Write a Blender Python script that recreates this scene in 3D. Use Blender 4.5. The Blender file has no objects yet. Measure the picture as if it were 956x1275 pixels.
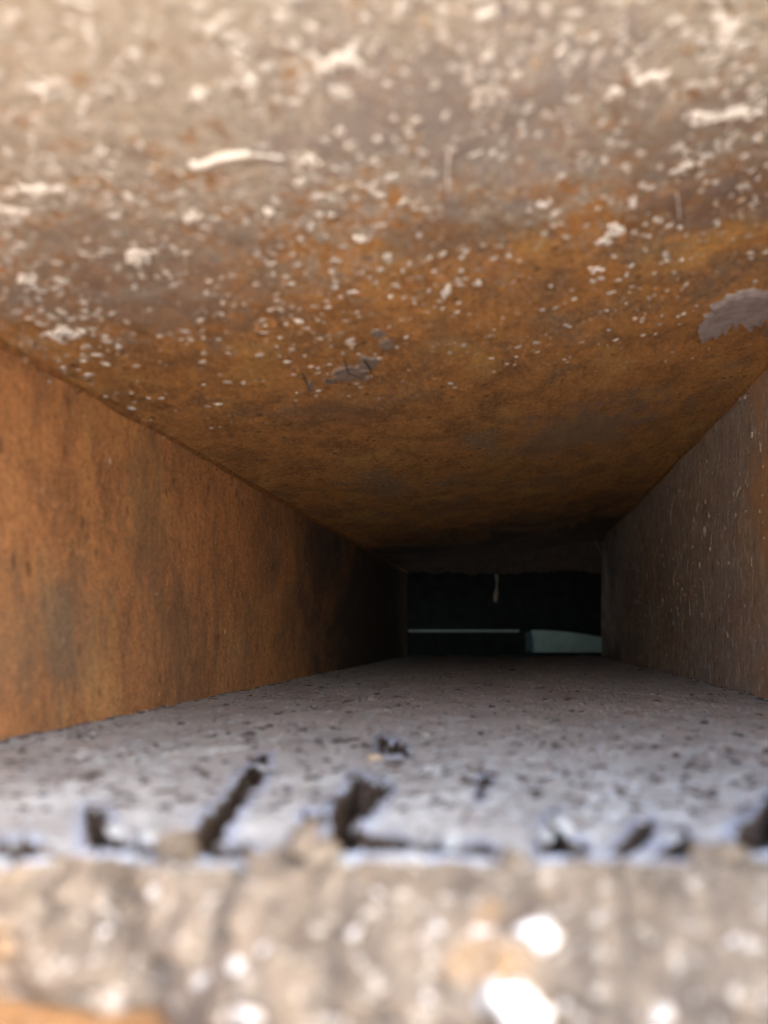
import bpy, math, random
import numpy as np
from mathutils import Vector

random.seed(7)
RNG = np.random.default_rng(7)
SC = bpy.context.scene
COL = SC.collection
MM = 0.001

# ------------------------------------------------------------------ camera
F = 920.0                       # focal length in photograph pixels (956 x 1275)
VPX, VPY = 640.0, 788.0         # where the axis of the tube vanishes
cam = bpy.data.cameras.new('camera')
cam.sensor_fit = 'VERTICAL'
cam.sensor_height = 36.0
cam.lens = 36.0 * F / 1275.0
cam.shift_x = -(VPX - 478.0) / 1275.0
cam.shift_y = (VPY - 637.5) / 1275.0
cam.clip_start = 0.002
cam.clip_end = 2000
cam.dof.use_dof = True
cam.dof.focus_distance = 0.150
cam.dof.aperture_fstop = 24.0
cam_o = bpy.data.objects.new('camera', cam)
cam_o.rotation_euler = (math.pi / 2, 0, 0)
COL.objects.link(cam_o)
SC.camera = cam_o

# ------------------------------------------------------------------ daylight
SUN_EL, SUN_AZ = math.radians(44), math.radians(106)      # azimuth from +Y towards +X
world = bpy.data.worlds.new('World')
SC.world = world
world.use_nodes = True
wn = world.node_tree
bg = wn.nodes['Background']
sky = wn.nodes.new('ShaderNodeTexSky')
sky.sky_type = 'NISHITA'
sky.sun_disc = False
sky.dust_density = 4.0
sky.sun_elevation = SUN_EL
sky.sun_rotation = SUN_AZ
wn.links.new(sky.outputs[0], bg.inputs[0])
bg.inputs[1].default_value = 0.15

sun = bpy.data.lights.new('sun', 'SUN')
sun.energy = 2.0
sun.angle = math.radians(0.5)
sun.color = (1.0, 0.965, 0.91)
sun_o = bpy.data.objects.new('sun', sun)
sd = Vector((math.sin(SUN_AZ) * math.cos(SUN_EL), math.cos(SUN_AZ) * math.cos(SUN_EL), math.sin(SUN_EL)))
sun_o.rotation_euler = sd.to_track_quat('Z', 'Y').to_euler()
sun_o.location = sd * 2
COL.objects.link(sun_o)

SC.view_settings.view_transform = 'Standard'
SC.view_settings.look = 'None'
SC.view_settings.gamma = 1
SC.view_settings.exposure = 3.48
SC.view_settings.use_curve_mapping = False
SC.render.engine = 'CYCLES'
SC.cycles.max_bounces = 10
SC.cycles.diffuse_bounces = 8
SC.cycles.glossy_bounces = 4
SC.cycles.use_denoising = True
SC.cycles.sample_clamp_indirect = 6

# ------------------------------------------------------------------ numpy noise
def _hash(ix, iy, seed):
    h = (ix.astype(np.int64) * 374761393 + iy.astype(np.int64) * 668265263 + seed * 982451653) & 0x7fffffff
    h = ((h ^ (h >> 13)) * 1274126177) & 0x7fffffff
    h = h ^ (h >> 16)
    return (h & 0xffff) / 65535.0

def vnoise(x, y, seed=0):                     # value noise, -1..1
    ix, iy = np.floor(x), np.floor(y)
    fx, fy = x - ix, y - iy
    fx = fx * fx * fx * (fx * (fx * 6 - 15) + 10)
    fy = fy * fy * fy * (fy * (fy * 6 - 15) + 10)
    a = _hash(ix, iy, seed); b = _hash(ix + 1, iy, seed)
    c = _hash(ix, iy + 1, seed); d = _hash(ix + 1, iy + 1, seed)
    return ((a * (1 - fx) + b * fx) * (1 - fy) + (c * (1 - fx) + d * fx) * fy) * 2 - 1

def fbm(x, y, seed=0, o=4):
    s, a, t = 0, 1, 0
    for k in range(o):
        s = s + a * vnoise(x * 2 ** k + 17.3 * k, y * 2 ** k - 9.1 * k, seed + k)
        t += a; a *= 0.5
    return s / t

def seg_dist(px, py, ax, ay, bx, by):
    dx, dy = bx - ax, by - ay
    L = dx * dx + dy * dy + 1e-12
    t = np.clip(((px - ax) * dx + (py - ay) * dy) / L, 0, 1)
    return np.hypot(px - ax - t * dx, py - ay - t * dy), t

def smooth(a, b, x):
    t = np.clip((x - a) / (b - a), 0, 1)
    return t * t * (3 - 2 * t)

# ------------------------------------------------------------------ mesh helpers
def mesh_np(name, verts, faces, attrs=None, smooth_=True):
    """verts (n,3) in mm, faces: list of tuples, or a (m,k) array"""
    me = bpy.data.meshes.new(name)
    me.from_pydata([], [], []) if False else None
    v = np.asarray(verts, dtype=np.float32) * MM
    me.vertices.add(len(v))
    me.vertices.foreach_set('co', v.ravel())
    if isinstance(faces, np.ndarray):
        groups = [faces]
    else:
        groups = faces
    idx, starts, n = [], [], 0
    for g in groups:
        g = np.asarray(g, dtype=np.int32)
        if g.ndim == 1:
            g = g[None, :]
        idx.append(g.ravel())
        starts.append(n + np.arange(len(g)) * g.shape[1])
        n += g.size
    idx = np.concatenate(idx); starts = np.concatenate(starts)
    me.loops.add(len(idx)); me.loops.foreach_set('vertex_index', idx.astype(np.int32))
    me.polygons.add(len(starts)); me.polygons.foreach_set('loop_start', starts.astype(np.int32))
    me.update(calc_edges=True)
    me.polygons.foreach_set('use_smooth', np.full(len(starts), smooth_))
    for k, a in (attrs or {}).items():
        at = me.attributes.new(k, 'FLOAT', 'POINT')
        at.data.foreach_set('value', np.asarray(a, dtype=np.float32).ravel())
    me.validate()
    return me

def link(name, me, mat=None, parent=None, **props):
    o = bpy.data.objects.new(name, me)
    COL.objects.link(o)
    if mat and me is not None and not me.materials:
        me.materials.append(mat)
    if parent:
        o.parent = parent
    for k, v in props.items():
        o[k] = v
    return o

def empty(name, loc, **props):
    o = bpy.data.objects.new(name, None)
    o.empty_display_size = 0.01
    o.location = Vector(loc) * MM
    COL.objects.link(o)
    for k, v in props.items():
        o[k] = v
    return o

def attach(o, parent):
    """parent without moving it: every thing's root sits at the origin's axes, unrotated"""
    o.parent = parent
    p = Vector((0, 0, 0)); q = parent
    while q:
        p += q.location; q = q.parent
    o.location = o.location - p
    return o

def grid_faces(nu, nv, off=0):
    i, j = np.meshgrid(np.arange(nu - 1), np.arange(nv - 1), indexing='ij')
    a = (i * nv + j).ravel() + off
    return np.stack([a, a + nv, a + nv + 1, a + 1], 1)

def box_mesh(name, lo, hi):
    x0, y0, z0 = lo; x1, y1, z1 = hi
    v = [(x0,y0,z0),(x1,y0,z0),(x1,y1,z0),(x0,y1,z0),(x0,y0,z1),(x1,y0,z1),(x1,y1,z1),(x0,y1,z1)]
    f = np.array([(0,3,2,1),(4,5,6,7),(0,1,5,4),(1,2,6,5),(2,3,7,6),(3,0,4,7)])
    return mesh_np(name, v, f, smooth_=False)

# ------------------------------------------------------------------ material helpers
class NT:
    def __init__(s, name, rough=0.75, spec=0.3):
        s.m = bpy.data.materials.new(name); s.m.use_nodes = True
        s.t = s.m.node_tree; s.b = s.t.nodes['Principled BSDF']
        s.b.inputs['Roughness'].default_value = rough
        s.b.inputs['Specular IOR Level'].default_value = spec
        s.co = s.t.nodes.new('ShaderNodeTexCoord').outputs['Object']
    def n(s, typ, **kw):
        x = s.t.nodes.new('ShaderNode' + typ)
        for k, v in kw.items():
            setattr(x, k, v)
        return x
    def put(s, sock, v):
        if hasattr(v, 'is_output'):
            s.t.links.new(v, sock)
        else:
            sock.default_value = v
    def map(s, scale=(1, 1, 1), loc=(0, 0, 0)):           # millimetre coordinates
        x = s.n('Mapping'); s.put(x.inputs['Vector'], s.co)
        x.inputs['Scale'].default_value = [k * 1000 for k in scale]
        x.inputs['Location'].default_value = loc
        return x.outputs[0]
    def noise(s, size, detail=4, rough=0.55, stretch=(1, 1, 1), loc=(0, 0, 0), dist=0.0):
        x = s.n('TexNoise'); s.put(x.inputs['Vector'], s.map([k / size for k in stretch], loc))
        x.inputs['Scale'].default_value = 1; x.inputs['Detail'].default_value = detail
        x.inputs['Roughness'].default_value = rough; x.inputs['Distortion'].default_value = dist
        return x.outputs['Fac']
    def voro(s, size, feature='DISTANCE_TO_EDGE', stretch=(1, 1, 1), loc=(0, 0, 0), out='Distance'):
        x = s.n('TexVoronoi'); x.feature = feature
        s.put(x.inputs['Vector'], s.map([k / size for k in stretch], loc))
        x.inputs['Scale'].default_value = 1
        return x.outputs[out]
    def ramp(s, v, a, b, lo=0.0, hi=1.0):
        x = s.n('MapRange'); x.interpolation_type = 'SMOOTHSTEP'
        s.put(x.inputs['Value'], v)
        for k, q in zip(('From Min', 'From Max', 'To Min', 'To Max'), (a, b, lo, hi)):
            x.inputs[k].default_value = q
        return x.outputs[0]
    def math(s, op, a, b=0.0):
        x = s.n('Math'); x.operation = op
        s.put(x.inputs[0], a); s.put(x.inputs[1], b)
        return x.outputs[0]
    def mix(s, f, a, b):
        x = s.n('Mix'); x.data_type = 'RGBA'
        fix = lambda c: c if hasattr(c, 'is_output') else (*c, 1.0)
        s.put(x.inputs[0], f); s.put(x.inputs[6], fix(a)); s.put(x.inputs[7], fix(b))
        return x.outputs[2]
    def attr(s, name):
        x = s.n('Attribute'); x.attribute_name = name
        return x.outputs['Fac']
    def axis(s, k):
        x = s.n('SeparateXYZ'); s.put(x.inputs[0], s.map())
        return x.outputs[k]
    def bump(s, hs):
        """hs: list of (height output, distance in mm)"""
        nrm = None
        for h, d in hs:
            x = s.n('Bump'); s.put(x.inputs['Height'], h)
            x.inputs['Distance'].default_value = d * MM
            x.inputs['Strength'].default_value = 1.0
            if nrm: s.put(x.inputs['Normal'], nrm)
            nrm = x.outputs[0]
        s.put(s.b.inputs['Normal'], nrm)
    def color(s, c):
        s.put(s.b.inputs['Base Color'], c if hasattr(c, 'is_output') else (*c, 1.0))
        return s.m

def rust(name, warm, brown, grey, greyness, stretch, crust=None, pale=None, seed=0.0, scale=None, near=None, stains=()):
    t = NT(name, 0.72, 0.3)
    L = (seed, seed * 2.1, -seed)
    big = t.noise(19, 4, 0.6, loc=L, dist=0.6)
    mid = t.noise(6, 5, 0.65, stretch, (3 + seed, 1, 7), dist=0.4)
    fin = t.noise(0.9, 4, 0.7, stretch, (9, 5 + seed, 2))
    c = t.mix(t.ramp(mid, 0.40, 0.62), warm, brown)
    ocr = tuple(min(1, k * q) for k, q in zip(warm, (1.15, 1.35, 1.3)))
    c = t.mix(t.ramp(t.noise(11, 3, 0.6, stretch, (5, 5, seed + 3)), 0.52, 0.72, 0, 0.8), c, ocr)
    c = t.mix(t.ramp(t.math('ADD', big, t.math('MULTIPLY', t.math('SUBTRACT', mid, 0.5), 0.5)), greyness, greyness + 0.22, 0, 0.75), c, grey)
    vf = t.noise(0.34, 4, 0.75, (stretch[0], stretch[1], 0.5 + 0.5 * stretch[2]), (4, 4 + seed, 6))
    c = t.mix(t.ramp(vf, 0.52, 0.66, 0, 0.75), c, tuple(k * 0.4 for k in brown))
    c = t.mix(t.ramp(vf, 0.46, 0.34, 0, 0.65), c, tuple(min(0.8, k * 1.55 + 0.03) for k in warm))
    c = t.mix(t.ramp(fin, 0.5, 0.72, 0, 0.45), c, tuple(k * 0.35 for k in brown))
    c = t.mix(t.ramp(fin, 0.48, 0.28, 0, 0.45), c, tuple(min(1, k * 1.7) for k in warm))
    pv = t.voro(2.4, 'F1', stretch, (seed, 3, 5))
    c = t.mix(t.math('MULTIPLY', t.ramp(pv, 0.24, 0.12, 0, 0.75), t.ramp(t.noise(8, 3, 0.6, loc=(seed, 9, 9)), 0.45, 0.6)), c, tuple(k * 0.4 for k in brown))
    if crust:                                   # chalky deposit, thickest where rain and dust reach in at the mouth
        d0, d1, colr = crust
        dep = t.ramp(t.axis(1), d0, d1, 0.28, -0.14)
        f = t.math('ADD', t.noise(3.2, 6, 0.7, loc=(1, 8 + seed, 4), dist=0.5), dep)
        c = t.mix(t.ramp(f, 0.53, 0.74, 0, 0.9), c, colr)
        f2 = t.math('ADD', t.noise(0.75, 3, 0.6, loc=(7, 2, seed)), t.math('MULTIPLY', dep, 0.8))
        c = t.mix(t.ramp(f2, 0.64, 0.70, 0, 0.85), c, tuple(min(0.8, k * 1.35) for k in colr))
    if pale:                                    # pale scuffs running along the plate
        sc, colr, lo = pale
        w = t.noise(1.0, 4, 0.6, sc, (2, 2, seed + 5))
        c = t.mix(t.ramp(w, lo, lo + 0.12, 0, 0.7), c, colr)
    for (p, rad, colr, amt) in stains:          # weathered patches with their own outline
        v = t.n('Mapping'); t.put(v.inputs['Vector'], t.co)
        v.inputs['Scale'].default_value = [1000 / q for q in rad]
        v.inputs['Location'].default_value = [-a / q for a, q in zip(p, rad)]
        ln = t.n('VectorMath'); ln.operation = 'LENGTH'; t.put(ln.inputs[0], v.outputs[0])
        wob = t.math('MULTIPLY', t.math('SUBTRACT', t.noise(4.5, 7, 0.78, stretch, (p[0], p[1], p[2])), 0.5), 4.2)
        c = t.mix(t.ramp(t.math('ADD', ln.outputs['Value'], wob), 1.15, 0.35, 0, amt), c, colr)
    if scale:                                   # darker with depth in ragged patches: the light's falloff put into the colour
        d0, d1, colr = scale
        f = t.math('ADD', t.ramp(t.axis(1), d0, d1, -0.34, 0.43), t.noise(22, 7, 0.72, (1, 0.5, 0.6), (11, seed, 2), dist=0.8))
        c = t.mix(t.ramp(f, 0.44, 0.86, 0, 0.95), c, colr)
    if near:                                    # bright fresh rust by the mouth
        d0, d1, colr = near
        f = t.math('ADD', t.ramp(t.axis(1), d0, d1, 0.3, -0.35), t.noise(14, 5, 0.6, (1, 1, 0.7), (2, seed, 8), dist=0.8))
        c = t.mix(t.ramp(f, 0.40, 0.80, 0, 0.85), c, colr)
    t.bump([(t.noise(2.5, 5, 0.65, loc=L), 0.35), (t.noise(0.5, 5, 0.75), 0.34)])
    return t.color(c)

MAT = {}
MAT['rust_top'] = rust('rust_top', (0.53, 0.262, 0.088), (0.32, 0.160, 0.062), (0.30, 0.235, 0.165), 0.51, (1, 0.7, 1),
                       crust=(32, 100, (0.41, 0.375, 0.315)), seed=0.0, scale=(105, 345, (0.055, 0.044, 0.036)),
                        stains=(((-4, 51, 36), (13, 11, 30), (0.34, 0.30, 0.28), 0.8), ((14, 57, 36), (9, 8, 30), (0.26, 0.215, 0.185), 0.6),
                                ((-33, 64, 33), (16, 13, 30), (0.27, 0.22, 0.185), 0.65), ((-6, 66, 36), (8, 6, 30), (0.19, 0.14, 0.11), 0.5),
                                ((13, 140, 39), (15, 18, 40), (0.26, 0.205, 0.16), 0.6), ((-24, 106, 33), (9, 9, 40), (0.17, 0.115, 0.08), 0.45),
                                ((20, 66, 39), (8, 6, 30), (0.20, 0.15, 0.13), 0.7)))
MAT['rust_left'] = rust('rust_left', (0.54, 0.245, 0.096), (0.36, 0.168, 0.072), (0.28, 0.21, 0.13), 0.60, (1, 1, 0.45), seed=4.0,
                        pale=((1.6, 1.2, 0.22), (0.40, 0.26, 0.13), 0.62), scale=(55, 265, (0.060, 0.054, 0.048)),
                         stains=(((-49.5, 80, 0), (30, 14, 9), (0.19, 0.155, 0.11), 0.35), ((-49.5, 100, 14), (30, 7, 14), (0.16, 0.12, 0.075), 0.42),
                                 ((-49.5, 112, -2), (30, 12, 12), (0.11, 0.09, 0.065), 0.42)))
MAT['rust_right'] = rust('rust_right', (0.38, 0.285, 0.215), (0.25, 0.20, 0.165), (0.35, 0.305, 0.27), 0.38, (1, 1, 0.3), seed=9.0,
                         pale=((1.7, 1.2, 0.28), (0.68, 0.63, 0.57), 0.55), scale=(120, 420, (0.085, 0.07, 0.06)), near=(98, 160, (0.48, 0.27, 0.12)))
MAT['rust_plate'] = rust('rust_plate', (0.36, 0.19, 0.075), (0.22, 0.12, 0.055), (0.26, 0.21, 0.16), 0.55, (1, 1, 1), seed=6.0,
                         pale=((1, 1, 1), (0.45, 0.38, 0.28), 0.60))

# grey coat of the bed; 'bare' is where the coat is broken away to the brown rust below
def coat():
    t = NT('grey_coat', 0.6, 0.35)
    c = t.mix(t.ramp(t.noise(7, 5, 0.6), 0.35, 0.68), (0.435, 0.442, 0.43), (0.33, 0.334, 0.324))
    c = t.mix(t.ramp(t.noise(1.6, 5, 0.7), 0.52, 0.70, 0, 0.7), c, (0.52, 0.522, 0.50))
    c = t.mix(t.ramp(t.noise(2.3, 4, 0.7, loc=(4, 4, 1)), 0.63, 0.72, 0, 0.7), c, (0.45, 0.37, 0.26))
    crack = t.ramp(t.math('ADD', t.voro(2.2), t.math('MULTIPLY', t.noise(0.8, 3), 0.16)), 0.095, 0.13, 1, 0)
    crack = t.math('MULTIPLY', crack, t.ramp(t.noise(6, 3, loc=(8, 1, 1)), 0.47, 0.6))
    c = t.mix(t.math('MULTIPLY', crack, 0.8), c, (0.10, 0.085, 0.08))
    bare = t.attr('bare')
    c = t.mix(t.ramp(bare, 0.35, 0.6), c, (0.040, 0.026, 0.016))
    rim = t.math('MULTIPLY', t.ramp(t.attr('rim'), 0.0, 0.8), t.ramp(bare, 0.5, 0.34))
    c = t.mix(t.math('MULTIPLY', rim, 0.5), c, (0.24, 0.31, 0.46))  # blue tint around the holes: sky reflection and lens fringe painted in
    t.bump([(t.noise(1.4, 5, 0.65), 0.4), (t.noise(0.4, 4, 0.7), 0.15)])
    return t.color(c)
MAT['coat'] = coat()

def edge():
    t = NT('sandy_crust', 0.6, 0.4)
    c = t.mix(t.ramp(t.noise(4, 5, 0.6), 0.35, 0.66), (0.22, 0.172, 0.122), (0.10, 0.077, 0.056))
    c = t.mix(t.ramp(t.noise(9, 3, 0.6, loc=(3, 3, 9)), 0.55, 0.68, 0, 0.8), c, (0.36, 0.21, 0.09))
    c = t.mix(t.ramp(t.noise(0.75, 4, 0.7, loc=(1, 5, 5)), 0.56, 0.66, 0, 0.85), c, (0.48, 0.43, 0.36))
    t.bump([(t.noise(1.2, 5, 0.65), 0.6), (t.noise(0.4, 3, 0.6), 0.2)])
    return t.color(c)
MAT['edge'] = edge()

def simple(name, a, b, size, rough=0.75, spec=0.3, bump=0.15):
    t = NT(name, rough, spec)
    c = t.mix(t.ramp(t.noise(size, 4, 0.65), 0.36, 0.66), a, b)
    t.bump([(t.noise(size * 0.5, 4, 0.6), bump)])
    return t.color(c)
MAT['speck'] = simple('lime_speck_and_glint', (0.74, 0.715, 0.67), (0.50, 0.46, 0.41), 0.45)
MAT['speck_tan'] = simple('sand_speck', (0.50, 0.40, 0.29), (0.36, 0.25, 0.16), 0.9)
MAT['white'] = simple('white_crust_and_glint', (0.80, 0.78, 0.74), (0.64, 0.60, 0.55), 1.2, 0.45, 0.5)
MAT['flake'] = simple('grey_paint', (0.40, 0.37, 0.37), (0.29, 0.25, 0.24), 1.6)
MAT['film'] = simple('thin_grey_paint', (0.30, 0.235, 0.195), (0.20, 0.15, 0.12), 1.6)
MAT['grit'] = simple('dark_grit', (0.085, 0.065, 0.052), (0.045, 0.034, 0.028), 0.5)
MAT['pebble'] = simple('brown_pebble', (0.17, 0.14, 0.13), (0.10, 0.082, 0.075), 0.8)
MAT['seam'] = simple('seam_rust', (0.32, 0.14, 0.045), (0.17, 0.08, 0.03), 1.2)
MAT['drip'] = simple('lime_drip', (0.34, 0.31, 0.26), (0.22, 0.20, 0.16), 1.0)
MAT['fibre'] = simple('dusty_fibre', (0.46, 0.41, 0.36), (0.30, 0.26, 0.225), 0.6)
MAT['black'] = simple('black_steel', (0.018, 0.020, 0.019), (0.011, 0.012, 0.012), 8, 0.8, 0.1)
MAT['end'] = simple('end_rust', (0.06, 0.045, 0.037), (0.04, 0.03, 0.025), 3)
MAT['green'] = simple('green_grey_paint', (0.35, 0.45, 0.36), (0.28, 0.36, 0.29), 12, 0.6)
MAT['ground'] = simple('sandy_ground', (0.50, 0.46, 0.40), (0.38, 0.345, 0.295), 30, 0.9, 0.1, 2.0)

# ------------------------------------------------------------------ section of the tube (mm; camera at the origin, axis +Y)
H = 10.5                       # bed below the lens
XL, XR = -49.5, 40.2
ZL, ZR = 28.1, 42.4            # the roof is racked: higher on the right
SL = (ZR - ZL) / (XR - XL)
BASE = -15.8                   # top of the bottom plate
MOUTH, END = 10.0, 342.0
TH = 4.0

def roof_z(x):
    return ZL + (x - XL) * SL

def on_roof(px, py):           # photograph pixel -> point of the roof
    a, b = (px - VPX) / F, (VPY - py) / F
    y = (ZL - XL * SL) / (b - SL * a)
    return a * y, y, b * y

def on_bed(px, py):
    y = H * F / (py - VPY)
    return (px - VPX) / F * y, y

def on_side(px, py, X):
    y = X * F / (px - VPX)
    return X, y, (VPY - py) / F * y

def depth_rows(y0, y1, n):
    return 1.0 / np.linspace(1.0 / y0, 1.0 / y1, n)

# ground ------------------------------------------------------------
g = 250000.0
gm = mesh_np('ground', [(-g, -g, BASE - TH - 0.1), (g, -g, BASE - TH - 0.1), (g, g, BASE - TH - 0.1), (-g, g, BASE - TH - 0.1)],
             np.array([(0, 1, 2, 3)]), smooth_=False)
link('ground', gm, MAT['ground'], kind='structure')

# tube ---------------------------------------------------------------
tube = empty('steel_tube', (0, 0, 0), category='steel tube',
             label='rust orange rectangular steel tube, looked into from its open mouth')

def plate(name, ys, vs, point, normal, mat, amp, seed):
    """displaced inner face over depth rows ys and cross values vs, closed by a flat outer face"""
    Y, V = np.meshgrid(ys, vs, indexing='ij')
    P = point(Y, V)
    d = amp * (fbm(Y / 9, V / 9, seed) + 0.5 * fbm(Y / 2.2, V / 2.2, seed + 5) + 0.25 * fbm(Y / 0.8, V / 0.8, seed + 9, 2))
    blister = smooth(0.25, 0.75, fbm(Y / 5, V / 5, seed + 20)) * 0.35 * amp * 3
    n = np.array(normal, dtype=float)
    inner = P + n * (d + blister)[..., None]
    nu, nv = Y.shape
    v = inner.reshape(-1, 3)
    cs = [P[0, 0], P[-1, 0], P[-1, -1], P[0, -1]]
    outer = np.array([c - n * TH for c in cs])
    N = nu * nv
    verts = np.vstack([v, outer])
    I = np.arange(N).reshape(nu, nv)
    o0, o1, o2, o3 = N, N + 1, N + 2, N + 3
    faces = [grid_faces(nu, nv), np.array([o0, o3, o2, o1])]
    faces.append(np.concatenate([I[:, 0], [o1, o0]]))
    faces.append(np.concatenate([I[-1, :], [o2, o1]]))
    faces.append(np.concatenate([I[::-1, -1], [o3, o2]]))
    faces.append(np.concatenate([I[0, ::-1], [o0, o3]]))
    me = mesh_np(name, verts, faces)
    return link(name, me, mat, tube)

rows = depth_rows(MOUTH, END, 460)
nz = np.array((SL, 0, -1.0)); nz /= np.linalg.norm(nz)
top = plate('top_plate', rows, np.linspace(XL - TH + 0.6, XR + TH - 0.6, 330),
            lambda Y, V: np.stack([V, Y, roof_z(V)], -1), nz, MAT['rust_top'], 0.22, 11)
left = plate('side_plate', depth_rows(MOUTH + 0.3, END - 0.3, 340), np.linspace(BASE - 2, ZL + 1.2, 150),
             lambda Y, V: np.stack([np.full_like(Y, XL), Y, V], -1), (1, 0, 0), MAT['rust_left'], 0.18, 31)
left['label'] = 'orange rusted side plate with vertical brown streaks'
right = plate('side_plate', depth_rows(MOUTH + 0.3, END - 0.3, 340), np.linspace(BASE - 2, ZR + 1.2, 150),
              lambda Y, V: np.stack([np.full_like(Y, XR), Y, V], -1), (-1, 0, 0), MAT['rust_right'], 0.20, 51)
right['label'] = 'dusty grey brown side plate with pale streaks'
bot = plate('bottom_plate', np.linspace(MOUTH + 0.6, END - 0.6, 200), np.linspace(XL - TH + 0.9, XR + TH - 0.9, 200),
            lambda Y, V: np.stack([V, Y, np.full_like(Y, BASE)], -1), (0, 0, 1), MAT['rust_plate'], 0.20, 71)

# rusty seam along each upper corner
def wobble_tube(name, pts, r, mat, parent, seg=7, seed=1):
    pts = np.asarray(pts, float); n = len(pts)
    rr = np.asarray(r, float) * np.ones(n)
    tan = np.gradient(pts, axis=0); tan /= np.linalg.norm(tan, axis=1)[:, None]
    ref = np.array((0.3, 0.1, 1.0))
    u = np.cross(tan, ref); u /= np.linalg.norm(u, axis=1)[:, None]
    w = np.cross(tan, u)
    a = np.linspace(0, 2 * np.pi, seg, endpoint=False)
    V = pts[:, None, :] + rr[:, None, None] * (np.cos(a)[None, :, None] * u[:, None, :] + np.sin(a)[None, :, None] * w[:, None, :])
    i, j = np.meshgrid(np.arange(n - 1), np.arange(seg), indexing='ij')
    A = (i * seg + j).ravel(); B = (i * seg + (j + 1) % seg).ravel()
    f = np.stack([A, B, B + seg, A + seg], 1)
    caps = [np.arange(seg)[::-1], np.arange(seg) + (n - 1) * seg]
    me = mesh_np(name, V.reshape(-1, 3), [f] + caps)
    return link(name, me, mat, parent)

for X, Z, s in ((XL, ZL, 3), (XR, ZR, 8)):
    ys = depth_rows(MOUTH + 0.5, END - 0.5, 260)
    sg = 1 if X < 0 else -1
    w = fbm(ys / 3, ys * 0, s)
    pts = np.stack([X + sg * (0.05 + 0.25 * fbm(ys / 6, ys * 0 + 2, s)), ys, Z - 0.05 + 0.22 * fbm(ys / 5, ys * 0 + 5, s)], 1)
    wobble_tube('corner_seam', pts, 0.5 + 0.35 * w, MAT['seam'], tube, 7, s)

# end plate hanging at the far mouth, ragged lower edge ---------------------------------
def end_plate():
    n = 90
    xs = np.linspace(XL - 0.5, XR + 0.5, n)
    scale = END / F
    lower = (788 - 713) * scale + 1.5 * fbm(xs / 5, xs * 0, 91) + 0.9 * fbm(xs / 1.4, xs * 0, 95)
    for cx, w, d in ((-14, 9, -0.8), (2, 3, -1.6), (22, 10, 0.9)):
        lower = lower + d * np.exp(-((xs - cx) / w) ** 2)
    up = roof_z(xs) + 1.0
    lower = np.minimum(lower, up - 0.5)
    y0, y1 = END - 3.0, END - 0.8
    v = []
    for y in (y0, y1):
        for z in (lower, up):
            v.append(np.stack([xs, np.full(n, y), z], 1))
    v = np.vstack(v)
    a = np.arange(n - 1)
    q = lambda p, r: np.stack([a + p * n, a + 1 + p * n, a + 1 + r * n, a + r * n], 1)
    f = [q(0, 1), q(3, 2), q(2, 0), q(1, 3), np.array([0, n, 3 * n, 2 * n]), np.array([n - 1, 3 * n - 1, 4 * n - 1, 2 * n - 1])]
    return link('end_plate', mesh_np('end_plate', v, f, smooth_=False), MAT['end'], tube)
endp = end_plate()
# little drip of lime hanging from it
dz0 = (788 - 717) * (END - 4) / F; dz1 = (788 - 750) * (END - 4) / F
k = np.linspace(0, 1, 16)
wobble_tube('lime_drip', np.stack([(617.5 - VPX) * (END - 4) / F + 0.35 * np.sin(k * 5), np.full(16, END - 4.0), dz0 + 0.8 + (dz1 - dz0 - 0.8) * k], 1),
            0.85 * (0.75 + 0.35 * np.sin(k * 9 + 1) * 0.5 + 0.25 * (k > 0.6)) * np.where(k > 0.95, 0.4, 1), MAT['drip'], endp, 8)

# ------------------------------------------------------------------ the grey bed
bed = empty('mortar_bed', (0, 0, 0), category='mortar bed',
            label='grey pitted mortar bed with a crumbling pale edge, lying on the tube floor')

HOLES = [  # (polyline in photograph pixels, half width px start, end)
    ([(247, 1060), (262, 1040), (300, 985), (328, 950)], 14, 6),
    ([(126, 1046), (122, 1026)], 15, 12), ([(108, 1012), (112, 1022)], 5, 5),
    ([(18, 1062), (44, 1064)], 9, 9),
    ([(112, 1060), (150, 1063), (196, 1060)], 8, 6), ([(250, 1063), (318, 1064)], 9, 6), ([(520, 1062), (560, 1064)], 6, 6), ([(0, 1060), (56, 1062)], 7, 6),
    ([(432, 1056), (428, 1016), (446, 980)], 14, 9), ([(446, 1010), (478, 984)], 11, 6), ([(440, 1056), (505, 1060)], 10, 8),
    ([(545, 1064), (606, 1066)], 8, 9),
    ([(690, 1060), (690, 1024)], 11, 7), ([(684, 1062), (726, 1060)], 8, 6),
    ([(776, 1060), (806, 1030)], 9, 8), ([(826, 1064), (870, 1066)], 8, 7), ([(846, 1062), (848, 1040)], 8, 6),
    ([(938, 1048), (956, 1030)], 17, 15), ([(956, 1020), (960, 1000)], 9, 6),
    ([(478, 928), (500, 934)], 6, 5), ([(604, 972), (598, 986)], 5, 4), ([(380, 1020), (400, 1022)], 5, 5),
]

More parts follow.
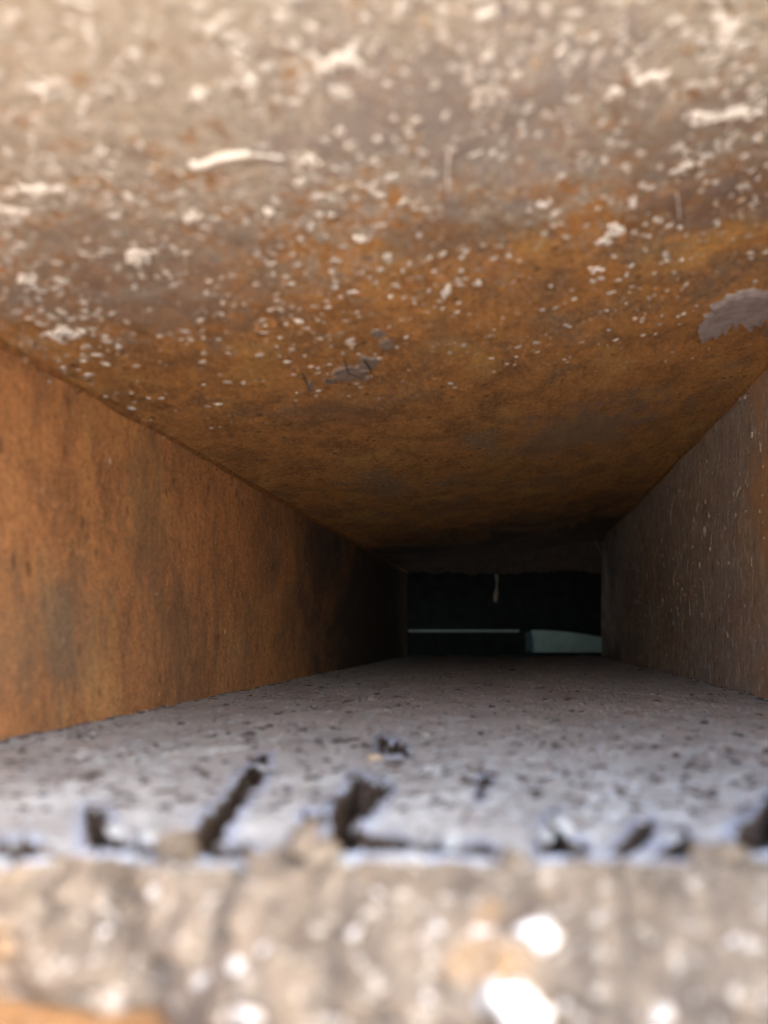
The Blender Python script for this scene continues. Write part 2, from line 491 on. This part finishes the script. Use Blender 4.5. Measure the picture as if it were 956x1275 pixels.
def build_bed():
    xs = np.linspace(XL - 0.3, XR + 0.3, 680)
    ytop = depth_rows(33.5, END - 6, 430)
    Y, X = np.meshgrid(ytop, xs, indexing='ij')
    rim = 1.15 * fbm(xs / 5, xs * 0, 3) + 0.5 * fbm(xs / 1.3, xs * 0 + 4, 6)      # the front edge wanders
    Y = Y + rim[None, :] * np.exp(-(Y - 33.5) / 4)
    z = np.full_like(Y, -H)
    near = np.exp(-(Y - 34) / 40)
    z += 0.20 * fbm(X / 11, Y / 16, 1) + 0.16 * fbm(X / 2.6, Y / 3.2, 2) + 0.07 * fbm(X / 0.8, Y / 0.9, 4, 2)
    # lifted scales with short steep steps
    sc = fbm(X / 3.2 + 0.5 * fbm(X / 1.2, Y / 1.2, 40), Y / 7, 41)
    z += 0.20 * smooth(0.02, 0.10, sc) - 0.08
    # small pits
    pit = smooth(0.34, 0.46, fbm(X / 0.62, Y / 0.8, 60, 3)) * smooth(-0.25, 0.2, fbm(X / 6, Y / 9, 66))
    z -= 0.5 * pit
    bare = 0.75 * pit
    rimv = np.zeros_like(X)
    step = smooth(0.02, 0.05, sc) * smooth(0.10, 0.06, sc) * smooth(0.15, 0.45, fbm(X / 5, Y / 9, 43))
    bare = np.maximum(bare, 0.7 * step)
    # the large broken-out places at the front, followed in pixels on the bed's plane
    px = VPX + F * X / Y; py = VPY + F * H / Y
    wob = 7.0 * fbm(X / 0.9, Y / 1.4, 77) + 4.5 * fbm(X / 0.3, Y / 0.45, 78, 2)
    for poly, w0, w1 in HOLES:
        best = np.full_like(X, 1e9)
        for k in range(len(poly) - 1):
            (ax, ay), (bx, by) = poly[k], poly[k + 1]
            d, t = seg_dist(px, py, ax, ay, bx, by)
            ww = 1.25 * (w0 + (w1 - w0) * (k + t) / (len(poly) - 1))
            best = np.minimum(best, (d + wob) / ww)
        best = best + 1.5 * smooth(34.4, 33.8, Y - 0.3 * rim[None, :])
        c = smooth(1.15, 0.55, best)
        depth = 1.9 if w0 > 6 else 1.2
        z -= depth * c
        bare = np.maximum(bare, smooth(1.75, 0.6, best)); rimv = np.maximum(rimv, smooth(2.6, 1.2, best))
        z += 0.12 * smooth(1.9, 1.3, best) * (1 - c)
    # crumbs heaped along the rim
    cr = np.exp(-((Y - 33.6) / 0.9) ** 2)
    z += 0.45 * cr * (0.40 * smooth(-0.1, 0.5, fbm(X / 2.0, Y / 2, 15)) + 0.35 * smooth(0.1, 0.6, fbm(X / 5.5, Y / 4, 18)))
    top_v = np.stack([X, Y, z], -1)

    # front face, from the rim down to the bottom plate
    nv = 70
    t = np.linspace(0, 1, nv)[:, None]
    y0, z0 = top_v[0, :, 1], top_v[0, :, 2]
    Xf = np.repeat(xs[None, :], nv, 0)
    yb = 31.2 - 3.4 * smooth(-17, -10, xs + 3 * fbm(xs / 4, xs * 0, 34)) + 0.9 * fbm(xs / 6, xs * 0, 33)
    Zf = z0[None, :] + (BASE - 0.4 - z0)[None, :] * t
    prof = np.sin(np.clip(t * 1.25, 0, 1) * np.pi / 2)
    Yf = y0[None, :] + (yb - y0)[None, :] * prof
    blend = smooth(0, 0.12, t)
    Yf = Yf - blend * (0.9 * fbm(Xf / 2.4, Zf / 1.6, 21) + 0.6 * smooth(0.0, 0.5, fbm(Xf / 3.6, Zf / 2.2, 23)) + 0.3 * fbm(Xf / 0.8, Zf / 0.7, 25))
    front_v = np.stack([Xf, Yf, Zf], -1)
    nu, nx = Y.shape
    o = mesh_np('bed_surface', top_v.reshape(-1, 3), grid_faces(nu, nx)[:, ::-1], {'bare': bare.ravel(), 'rim': rimv.ravel()})
    link('bed_surface', o, MAT['coat'], bed)
    f = mesh_np('broken_edge', front_v.reshape(-1, 3), grid_faces(nv, nx))
    link('broken_edge', f, MAT['edge'], bed, label='pale sandy broken front edge with white lumps put in for glints')
    return top_v, front_v
TOPV, FRONTV = build_bed()
def lip_point(px, py):
    d = np.hypot(VPX + F * FRONTV[..., 0] / FRONTV[..., 1] - px, VPY - F * FRONTV[..., 2] / FRONTV[..., 1] - py)
    return tuple(FRONTV.reshape(-1, 3)[int(np.argmin(d))])

# ------------------------------------------------------------------ lumps
def lump_mesh(name, seed, seg=8, flat=0.55, rag=0.35):
    r = np.random.default_rng(seed)
    a = np.linspace(0, 2 * np.pi, seg, endpoint=False)
    k = 1 + rag * (r.random(seg) - 0.5) * 2
    v = [(0, 0, flat * (0.9 + 0.3 * r.random()))]
    for rad, z in ((0.62, 0.72), (1.0, 0.1), (0.8, -0.3)):
        for i in range(seg):
            q = rad * k[i] * (1 + 0.14 * (r.random() - 0.5))
            v.append((q * math.cos(a[i]), q * math.sin(a[i]), flat * (z + 0.25 * (r.random() - 0.5))))
    f3 = [(0, 1 + i, 1 + (i + 1) % seg) for i in range(seg)]
    f4 = []
    for b in (1, 1 + seg):
        for i in range(seg):
            j = (i + 1) % seg
            f4.append((b + i, b + seg + i, b + seg + j, b + j))
    cap = np.arange(1 + 2 * seg, 1 + 3 * seg)[::-1]
    return np.array(v), [np.array(f3), np.array(f4), cap]

def basis(n):
    n = np.array(n, float); n /= np.linalg.norm(n)
    u = np.cross(n, (0.2, 1, 0.1)); u /= np.linalg.norm(u)
    return u, np.cross(n, u), n

LUMPS = [lump_mesh('speck', s, 8, 0.5, 0.46) for s in range(10)]
def lump_me(name, mat):
    out = []
    for v, f in LUMPS:
        me = mesh_np(name, v, f); me.materials.append(mat); out.append(me)
    return out
from mathutils import Matrix
def place(name, me, parent, p, n, size, stretch=1.0, spin=None, **props):
    u, w, n = basis(n)
    spin = random.random() * 6.28 if spin is None else spin
    R = Matrix(((u[0], w[0], n[0]), (u[1], w[1], n[1]), (u[2], w[2], n[2]))) @ Matrix.Rotation(spin, 3, 'Z')
    o = bpy.data.objects.new(name, me); COL.objects.link(o)
    S = Matrix.Diagonal((size * stretch, size, size * (0.6 + 0.5 * random.random())))
    M = (R @ S).to_4x4(); M.translation = Vector(p) * MM
    o.matrix_world = M
    if parent:
        o.parent = parent
    for k_, v_ in props.items():
        o[k_] = v_
    return o

def scatter(name, pts, normals, sizes, mat, parent, stretch=0.6, flat=0.5, **props):
    """many lumps joined into one mesh"""
    V, F3, F4, C, off = [], [], [], [], 0
    for p, nn, s in zip(pts, normals, sizes):
        v, f = LUMPS[random.randrange(len(LUMPS))]
        u, w, n = basis(nn)
        a = random.random() * 6.28
        st = 1 + stretch * random.random()
        x = v * (s * st, s, s * flat * 2 * (0.6 + 0.6 * random.random()))
        cx = x[:, 0] * math.cos(a) - x[:, 1] * math.sin(a); cy = x[:, 0] * math.sin(a) + x[:, 1] * math.cos(a)
        V.append(np.array(p) + cx[:, None] * u + cy[:, None] * w + x[:, 2:3] * n)
        F3.append(f[0] + off); F4.append(f[1] + off); off += len(v)
    me = mesh_np(name, np.vstack(V), [np.vstack(F3), np.vstack(F4)])
    return link(name, me, mat, parent, kind='stuff', **props)

sp_w, sp_t = lump_me('speck', MAT['speck']), lump_me('speck', MAT['speck_tan'])
wh = lump_me('glint_lump', MAT['white'])

# specks of lime and sand stuck to the roof: dense at the mouth, thinning to about 100 mm in
def roof_sample(n, zmax):
    out = []
    while len(out) < n:
        y = 33 + (zmax - 33) * random.random() ** 1.15
        x = random.uniform(XL + 0.5, XR - 0.5)
        c = float(fbm(np.array([x / 7]), np.array([y / 7]), 120)[0])
        if random.random() < (0.55 + 0.9 * c) * math.exp(-max(0, y - 52) / 22):
            out.append((x, y, roof_z(x) - 0.05))
    return out
for i, p in enumerate(roof_sample(290, 100)):
    px = VPX + F * p[0] / p[1]; py = VPY - F * p[2] / p[1]
    size = 0.14 + 0.32 * random.random() ** 2.2
    o = place('speck', random.choice(sp_w if random.random() < 0.72 else sp_t), top, p, nz, size, 1 + random.random() * 0.8)
pts = roof_sample(5600, 108)
scatter('fine_specks', pts, [nz] * len(pts), [0.07 + 0.25 * random.random() ** 2.4 for _ in pts], MAT['speck'], top, 1.1, 0.45)
pts = roof_sample(2200, 150)
scatter('sand_grains', pts, [nz] * len(pts), [0.06 + 0.14 * random.random() ** 2 for _ in pts], MAT['speck_tan'], top)

# the larger white splashes seen one by one: (px, py, half width px, half height px, spin)
def splash(px, py, w, h):
    """a spatter: one core and a few smaller lobes strewn about it"""
    blob(px, py, w * 0.45, h * 0.5)
    for _ in range(9):
        a, q = random.random() * 6.28, random.uniform(0.3, 1.1)
        k_ = random.uniform(0.10, 0.34)
        blob(px + q * w * math.cos(a), py + q * h * math.sin(a), w * k_ * 0.9, h * k_)

def blob(px, py, w, h, n=9, mat='white', name='lime_splash', thick=0.25):
    """an irregular low crust patch on the roof made of overlapping lobes with a ragged outline"""
    x, y, z = on_roof(px, py)
    s = y / F
    m = 26
    a = np.linspace(0, 2 * np.pi, m, endpoint=False)
    sd_ = random.randrange(10000)
    rag = 1 + 0.40 * fbm(np.cos(a) * 1.7 + 5, np.sin(a) * 1.7 + sd_, sd_) + 0.22 * fbm(np.cos(a) * 6, np.sin(a) * 6 + sd_, sd_ + 3, 2)
    # image-space half sizes carried to the plate: along x by s, along depth by the foreshortening
    ex = w * s; ey = h * s * y / z
    V = []
    for rr, t in ((0.0, 1.0), (0.45, 0.9), (0.8, 0.65), (1.0, -0.15)):
        k_ = rr * rag
        X = x + ex * k_ * np.cos(a) ; Y = y - ey * k_ * np.sin(a)
        hh = thick * t * (0.75 + 0.5 * fbm(X / 0.7, Y / 0.7, sd_ + 8))
        V.append(np.stack([X, Y, roof_z(X)], 1) + nz[None, :] * hh[:, None] + nz[None, :] * 0.12)
    V = np.vstack(V)
    i = np.arange(m); j = (i + 1) % m
    f = [np.stack([b * m + i, (b + 1) * m + i, (b + 1) * m + j, b * m + j], 1) for b in range(3)]
    return link(name, mesh_np(name, V, f, smooth_=False), MAT[mat], top)

for a in ((422, 72, 34, 15), (905, 38, 24, 22), (812, 92, 24, 9), (762, 112, 10, 12), (915, 140, 42, 9), (868, 142, 16, 11),
          (46, 235, 30, 7), (170, 322, 18, 10), (82, 412, 20, 9), (768, 286, 20, 9), (556, 362, 8, 7), (752, 298, 10, 5),
          (312, 96, 10, 10), (385, 196, 14, 9), (50, 108, 12, 10), (110, 38, 9, 9), (606, 14, 12, 10), (238, 268, 11, 7),
          (445, 296, 10, 6), (334, 262, 9, 5), (12, 260, 20, 8), (852, 205, 11, 8), (787, 250, 6, 6), (672, 252, 9, 6),
          (30, 345, 14, 6), (595, 350, 5, 4), (742, 334, 8, 4), (372, 398, 6, 4), (248, 115, 14, 7), (168, 64, 9, 9)):
    splash(*a)
def worm(pp, r):
    P = np.array([on_roof(*q) for q in pp]); P[:, 2] -= 0.2
    t = np.linspace(0, len(P) - 1, 40)
    P = np.stack([np.interp(t, np.arange(len(P)), P[:, k_]) for k_ in range(3)], 1)
    wobble_tube('lime_trickle', P, r * (0.8 + 0.5 * fbm(t * 2, t * 0, 5)), MAT['white'], top, 7)
worm([(236, 200), (250, 203), (270, 194), (290, 190), (312, 188)], 0.28)
worm([(312, 188), (330, 190), (352, 193)], 0.12)
worm([(560, 180), (557, 205), (558, 235)], 0.10)
worm([(842, 236), (846, 270)], 0.08)

# peeling grey paint flake on the right of the roof, jagged lower edge, standing a little off the plate
def peeled(outline, name, mat, lift, label, thick=0.18):
    P = [on_roof(*q) for q in outline]
    n = len(P); P = np.array(P); c = P.mean(0)
    V = []
    dy = (P[:, 1:2] - P[:, 1].min()) / np.ptp(P[:, 1])
    lift_ = lift * (0.1 + 1.6 * dy ** 2) * (0.7 + 0.6 * RNG.random((n, 1)))
    for off in (0, thick):
        V.append(P + nz * (lift_ + off))
    inner = c + (P - c) * 0.86
    V.append(inner + nz * (lift + thick + 0.1)); V.append(c[None, :] + nz * (lift + thick + 0.05)); V.append(P - nz * 0.25)
    V = np.vstack(V)
    i = np.arange(n); j = (i + 1) % n
    f = [np.stack([i, j, n + j, n + i], 1), np.stack([n + i, n + j, 2 * n + j, 2 * n + i], 1),
         np.stack([2 * n + i, 2 * n + j, np.full(n, 3 * n)], 1),
         np.stack([3 * n + 1 + i, 3 * n + 1 + j, j, i], 1)]
    return link(name, mesh_np(name, V, f, smooth_=False), MAT[mat], top, label=label)
peeled([(868, 412), (870, 404), (877, 397), (875, 391), (884, 386), (883, 380), (893, 374), (899, 372), (903, 366), (915, 365), (926, 361), (938, 359), (958, 363), (985, 362), (985, 384), (962, 387), (956, 394), (951, 391),
        (948, 404), (944, 390), (940, 396), (935, 411), (930, 394), (926, 393), (918, 402), (915, 411), (910, 395), (905, 399), (901, 416), (896, 402), (892, 408), (889, 420), (884, 404), (879, 421), (873, 424)],
       'paint_flake', 'flake', 0.18, 'large pale grey flake of peeling paint')
for cx, cy, w, h in ((438, 464, 22, 9), (457, 450, 13, 8), (424, 470, 8, 4), (470, 414, 9, 6), (481, 428, 10, 6), (386, 480, 5, 7), (410, 474, 7, 3), (452, 470, 9, 3)):
    n_ = 15; k0 = random.random() * 9
    ol = [(cx + w * (0.75 + 0.5 * random.random()) * math.cos(q * 2 * math.pi / n_), cy + h * (0.6 + 0.7 * random.random()) * math.sin(q * 2 * math.pi / n_)) for q in range(n_)]
    peeled(ol, 'paint_flake', 'film', 0.05, 'thin dark grey scrap of paint film beside scratches', 0.07)
for pp in ([(376, 462), (382, 474), (386, 490)], [(428, 444), (434, 462), (452, 470)], [(452, 444), (462, 458), (458, 474)], [(404, 470), (420, 474)]):
    P = np.array([on_roof(*q) for q in pp]); P[:, 2] -= 0.3
    t = np.linspace(0, len(P) - 1, 14)
    P = np.stack([np.interp(t, np.arange(len(P)), P[:, k_]) for k_ in range(3)], 1)
    wobble_tube('paint_curl', P, 0.07 + 0.04 * np.sin(t * 3), MAT['grit'], top, 5)

# ------------------------------------------------------------------ specks and fibres on the side plates
pts, ns, ss = [], [], []
for _ in range(900):
    y = 70 + 240 * random.random() ** 1.3; z = random.uniform(-H, ZR - 1)
    pts.append((XR - 0.1, y, z)); ns.append((-1, 0, 0)); ss.append(0.10 + 0.34 * random.random() ** 2.5)
scatter('dust_specks', pts, ns, ss, MAT['fibre'], right)
pts, ns, ss = [], [], []
for _ in range(260):
    y = 60 + 180 * random.random(); z = random.uniform(-H, ZL - 1)
    pts.append((XL + 0.1, y, z)); ns.append((1, 0, 0)); ss.append(0.05 + 0.14 * random.random() ** 2.5)
scatter('dust_specks', pts, ns, ss, MAT['speck_tan'], left)

def fibres(name, n, X, sg, ylo, yhi, zlo, zhi, mat, parent, lmax=5):
    V, Fq, off = [], [], 0
    for _ in range(n):
        y = random.uniform(ylo, yhi); z = random.uniform(zlo, zhi)
        L = 0.5 + (lmax - 0.5) * random.random() ** 2.5; m = 7
        t = np.linspace(0, 1, m)
        b = random.gauss(0, 0.22)
        P = np.stack([X + sg * (0.12 + 0.35 * random.random() * np.sin(t * 3.1)), y + (b * t + 0.05 * np.sin(t * random.uniform(2, 7))) * L, z + (t - 0.5) * L], 1)
        r = 0.035 + 0.10 * random.random() ** 2
        a = np.array([0, 2.1, 4.2])
        ring = np.stack([np.cos(a), np.sin(a), 0 * a], 1) * r
        V.append((P[:, None, :] + ring[None] * np.sin(t * 2.6 + 0.3)[:, None, None]).reshape(-1, 3))
        i, j = np.meshgrid(np.arange(m - 1), np.arange(3), indexing='ij')
        A = (i * 3 + j).ravel() + off; B = (i * 3 + (j + 1) % 3).ravel() + off
        Fq.append(np.stack([A, B, B + 3, A + 3], 1)); off += m * 3
    me = mesh_np(name, np.vstack(V), np.vstack(Fq))
    return link(name, me, mat, parent, kind='stuff')
fibres('dusty_fibres', 170, XR, -1, 112, 315, -H + 1, ZR - 8, MAT['fibre'], right)
fibres('dusty_fibres', 12, XL, 1, 70, 230, -H + 1, ZL - 2, MAT['fibre'], left, 3)

def crust_side(px, py, X, size, me, parent, st=1.3):
    p = on_side(px, py, X)
    place('speck', me, parent, p, (1 if X < 0 else -1, 0, 0), size, st)
for px, py, s in ((922, 488, 0.9), (926, 496, 0.7), (916, 492, 0.5), (947, 556, 0.7), (918, 614, 0.7), (876, 662, 0.9), (858, 764, 0.9), (935, 700, 0.5), (882, 642, 0.5), (843, 760, 0.5), (905, 790, 0.5)):
    crust_side(px, py, XR, s, random.choice(lump_me('speck', MAT['fibre'])[:2]), right, 1.6)
for px, py, s in ((32, 446, 0.34), (62, 475, 0.22), (138, 500, 0.24), (137, 574, 0.22), (206, 541, 0.5), (213, 543, 0.4), (300, 597, 0.5), (280, 787, 0.3), (290, 786, 0.25)):
    crust_side(px, py, XL, s, random.choice(sp_w[:4]), left, 1.5)

# ------------------------------------------------------------------ loose matter on the bed
def bed_z(x, y):
    i = np.argmin(np.abs(TOPV[:, 340, 1] - y)); j = np.argmin(np.abs(TOPV[0, :, 0] - x))
    return float(TOPV[i, j, 2])
pts, ns, ss = [], [], []
for _ in range(2700):
    py = 822 + (1010 - 822) * random.random() ** 1.0
    y = H * F / (py - VPY)
    x = random.uniform(XL + 0.5, XR - 0.5)
    if y > END - 10: continue
    c = float(fbm(np.array([x / 12]), np.array([y / 30]), 220)[0])
    if random.random() > 0.55 + c: continue
    pts.append((x, y, bed_z(x, y))); ns.append((0, 0, 1)); ss.append((0.11 + 0.33 * random.random() ** 2.2) * (0.95 if y < 150 else 0.8))
scatter('dark_grit', pts, ns, ss, MAT['grit'], None, 1.2, 0.6, category='grit', label='fine dark grit strewn all over the grey bed')
pts, ns, ss = [], [], []
for _ in range(700):
    py = 820 + (1050 - 820) * random.random() ** 1.4
    y = H * F / (py - VPY)
    x = random.uniform(XL + 0.5, XR - 0.5)
    if y > END - 10: continue
    pts.append((x, y, bed_z(x, y))); ns.append((0, 0, 1)); ss.append(0.10 + 0.26 * random.random() ** 2)
scatter('pale_grit', pts, ns, ss, MAT['flake'], None, 1.0, 0.4, category='grit', label='pale grey crumbs of grit scattered over the bed')
pts, ns, ss = [], [], []
for _ in range(520):                                    # dirt gathered along the foot of both sides
    y = float(depth_rows(70, END - 10, 500)[random.randrange(500)]); s = random.random() < 0.5
    x = (XL + 0.3 + 0.9 * random.random() ** 2) if s else (XR - 0.3 - 1.2 * random.random() ** 2)
    pts.append((x, y, bed_z(x, y))); ns.append((0, 0, 1)); ss.append(0.14 + 0.4 * random.random() ** 2)
scatter('corner_grit', pts, ns, ss, MAT['pebble'], None, 0.8, 0.6, category='grit', label='brown grit gathered along the foot of both side walls')

peb = lump_me('pebble', MAT['pebble']); dk = lump_me('rust_chip', MAT['grit'])
def thing_on_bed(name, me, px, py, size, st, **props):
    x, y = on_bed(px, py)
    return place(name, me, None, (x, y, bed_z(x, y) + size * 0.15), (0, 0, 1), size, st, **props)
thing_on_bed('pebble', peb[2], 862, 852, 1.15, 1.2, category='pebble', label='round brown pebble at the foot of the dusty right wall')
thing_on_bed('rust_chip', dk[1], 638, 836, 0.85, 1.6, category='rust chip', label='dark chip of rust on the bed, nearest the dark far opening')
thing_on_bed('rust_chip', dk[4], 487, 938, 0.8, 1.5, category='rust chip', label='dark chip lying mid bed right against the flat sandy crumb')
thing_on_bed('sand_crumb', lump_me('sand_crumb', MAT['speck_tan'])[3], 466, 944, 0.75, 1.6, category='crumb', label='flat sandy crumb lying beside the dark chip on the bed')
thing_on_bed('rust_chip', dk[6], 600, 974, 0.5, 1.2, category='rust chip', label='smallest dark chip, loose on the bed and nearest the crumbling edge')

# scraps of the coat lifted along the broken places: pale above, the brown underside to the light's far side
chip_me = lump_me('coat_scrap', MAT['coat'])
for px, py, s, tilt in ((262, 1046, 0.8, 0.6), (300, 996, 0.7, -0.5), (330, 958, 0.6, 0.5), (112, 1040, 0.6, -0.6), (146, 1044, 0.8, 0.4), (452, 1006, 0.9, 0.6), (418, 1030, 0.7, -0.7),
                        (478, 984, 0.8, 0.5), (500, 1050, 0.7, 0.4), (560, 1054, 0.8, -0.3), (600, 1056, 0.6, 0.5), (704, 1040, 0.8, 0.6), (676, 1046, 0.6, -0.5), (800, 1044, 0.7, 0.6),
                        (836, 1046, 0.6, -0.5), (866, 1054, 0.7, 0.4), (930, 1036, 0.7, -0.6), (560, 980, 0.5, 0.5), (610, 984, 0.6, -0.4), (188, 1050, 0.7, 0.5)):
    x, y = on_bed(px, py)
    place('coat_scrap', random.choice(chip_me), bed, (x, y, bed_z(x, y) + 0.12), (tilt, -0.35, 0.8), s * 0.75, 1.2 + random.random())
# crumbs standing on the broken edge of the bed (attached: parts of it)
cr_t, cr_w = lump_me('crumb', MAT['edge']), wh
for i in range(70):
    x = random.uniform(-26, 13); k_ = random.random()
    y = 33.5 - 1.6 * random.random(); z = -H - 0.1 - (33.5 - y) * 1.2
    place('crumb', random.choice(cr_t), bed, (x, y, z), (0, -0.6, 0.8), 0.25 + 0.5 * random.random() ** 1.5, 1 + 0.6 * random.random())
for px, py, s in ((75, 1085, 1.0), (95, 1100, 0.9), (55, 1105, 0.8), (222, 1040, 0.5), (214, 1056, 0.6), (380, 1040, 0.7), (388, 1060, 0.9), (330, 1075, 0.8), (640, 1070, 0.6), (880, 1075, 0.8), (905, 1060, 0.6)):
    place('crumb', random.choice(cr_t), bed, tuple(np.array(lip_point(px, max(py, 1076))) + (0, 0.3, max(0, 1072 - py) / F * 33)), (0, -0.5, 0.8), s * 1.1, 1.3)
# white lumps put in as sun glints on the edge and plate in front
for px, py, s in ((668, 1160, 1.15), (296, 1205, 0.75), (192, 1112, 0.7), (330, 1180, 0.5), (250, 1222, 0.6), (310, 1262, 0.8), (640, 1245, 1.2), (612, 1232, 0.9), (600, 1250, 0.7),
                  (655, 1268, 1.1), (820, 1268, 0.8), (545, 1155, 0.6), (600, 1160, 0.6), (915, 1172, 0.5), (170, 1135, 0.6), (130, 1160, 0.5), (440, 1165, 0.6), (700, 1250, 0.5), (470, 1110, 0.5), (530, 1240, 0.6)):
    place('glint_lump', random.choice(wh if s > 0.9 else sp_w), bed, lip_point(px, py), (0, -0.8, 0.6), s * (0.55 if s > 0.9 else 0.38), 1.1 + 0.9 * random.random())

# ------------------------------------------------------------------ what shows through the far opening
ch = empty('steel_channel', (0, 0, 0), category='steel channel',  # closed in by unseen plates so the far opening stays dark
           label='black steel channel across the far end of the tube, closed in to keep it dark')
y0, y1 = END + 6, END + 170
zt = 70
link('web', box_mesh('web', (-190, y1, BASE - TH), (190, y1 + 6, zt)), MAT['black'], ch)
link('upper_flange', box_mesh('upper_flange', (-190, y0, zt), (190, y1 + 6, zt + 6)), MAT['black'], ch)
link('front_light_stop', box_mesh('front_light_stop', (-190, y0 - 5, 46), (190, y0, zt + 5.5)), MAT['black'], ch)
link('front_light_stop', box_mesh('front_light_stop', (-190, y0 - 5, BASE - TH), (XL - 4.5, y0, 45.5)), MAT['black'], ch)
link('front_light_stop', box_mesh('front_light_stop', (XR + 4.5, y0 - 5, BASE - TH), (190, y0, 45.5)), MAT['black'], ch)  # unseen, added to stop daylight leaking in beside the tube
link('end_light_stop', box_mesh('end_light_stop', (190, y0, BASE - TH), (196, y1, zt)), MAT['black'], ch)  # unseen plate added to shut daylight out of the chamber
link('end_light_stop', box_mesh('end_light_stop', (-196, y0, 0), (-190, y1, zt)), MAT['black'], ch)  # unseen, added with a gap below that lets in a little daylight

def board():
    n = 40
    yb = y1 - 40
    s = yb / F
    xs = np.linspace((663 - VPX) * s, 150, n)
    zt_ = (788 - 784.5) * s - 0.0022 * (xs - 10) ** 2 * (xs > 10)
    zt_ = np.maximum(zt_, -8)
    zb = np.full(n, (788 - 812.5) * s)
    v = []
    for y in (yb, yb + 5):
        v.append(np.stack([xs, np.full(n, y), zb], 1)); v.append(np.stack([xs, np.full(n, y), zt_], 1))
    v[0][0, 0] += 1.5; v[1][0, 0] -= 1.0
    v = np.vstack(v)
    a = np.arange(n - 1)
    q = lambda p, r: np.stack([a + p * n, a + 1 + p * n, a + 1 + r * n, a + r * n], 1)
    f = [q(0, 1), q(3, 2), q(2, 0), q(1, 3), np.array([0, n, 3 * n, 2 * n]), np.array([n - 1, 3 * n - 1, 4 * n - 1, 2 * n - 1])]
    return mesh_np('green_board', v, f, smooth_=False)
link('green_board', board(), MAT['green'], None, category='board', label='pale green board with a bowed top edge beyond the far opening')
s = (y1 - 30) / F
link('thin_rail', box_mesh('thin_rail', ((508 - VPX) * s, y1 - 30, (788 - 786.6) * s), ((646 - VPX) * s, y1 - 22, (788 - 784.4) * s)), MAT['green'], None,
     category='rail', label='thin pale rail in the dark beyond the far opening, left of the green board')

link('torn_edge', box_mesh('torn_edge', ((654 - VPX) * (y1 - 38) / F, y1 - 38, (788 - 812) * (y1 - 38) / F), ((662.6 - VPX) * (y1 - 38) / F, y1 - 36, (788 - 787) * (y1 - 38) / F)),
     simple('teal_paint', (0.06, 0.10, 0.095), (0.04, 0.07, 0.07), 6), bpy.data.objects['green_board'])
for a, b, c in (((738, 658), (748, 690), 0.06), ((742, 662), (762, 672), 0.05)):
    y_ = 296.0; t = np.linspace(0, 1, 12)
    P = np.stack([((a[0] + (b[0] - a[0]) * t - VPX) / F) * y_, y_ + 2 * np.sin(t * 4), ((VPY - a[1] - (b[1] - a[1]) * t) / F) * y_ - 0.8 * np.sin(t * 3.1)], 1)
    wobble_tube('cobweb_strand', P, c, MAT['fibre'], right, 5)

for X, Z, par in ((XL, ZL, left), (XR, ZR, right)):
    pts, ns, ss = [], [], []
    sg = 1 if X < 0 else -1
    for _ in range(420):
        y = float(depth_rows(45, END - 20, 400)[random.randrange(400)])
        if float(fbm(np.array([y / 6]), np.array([X]), 300)[0]) < -0.05: continue
        pts.append((X + sg * abs(random.gauss(0, 0.5)), y, Z - abs(random.gauss(0, 0.6)))); ns.append((sg, 0, -1)); ss.append(0.10 + 0.34 * random.random() ** 2)
    scatter('corner_scale', pts, ns, ss, MAT['seam'], par)
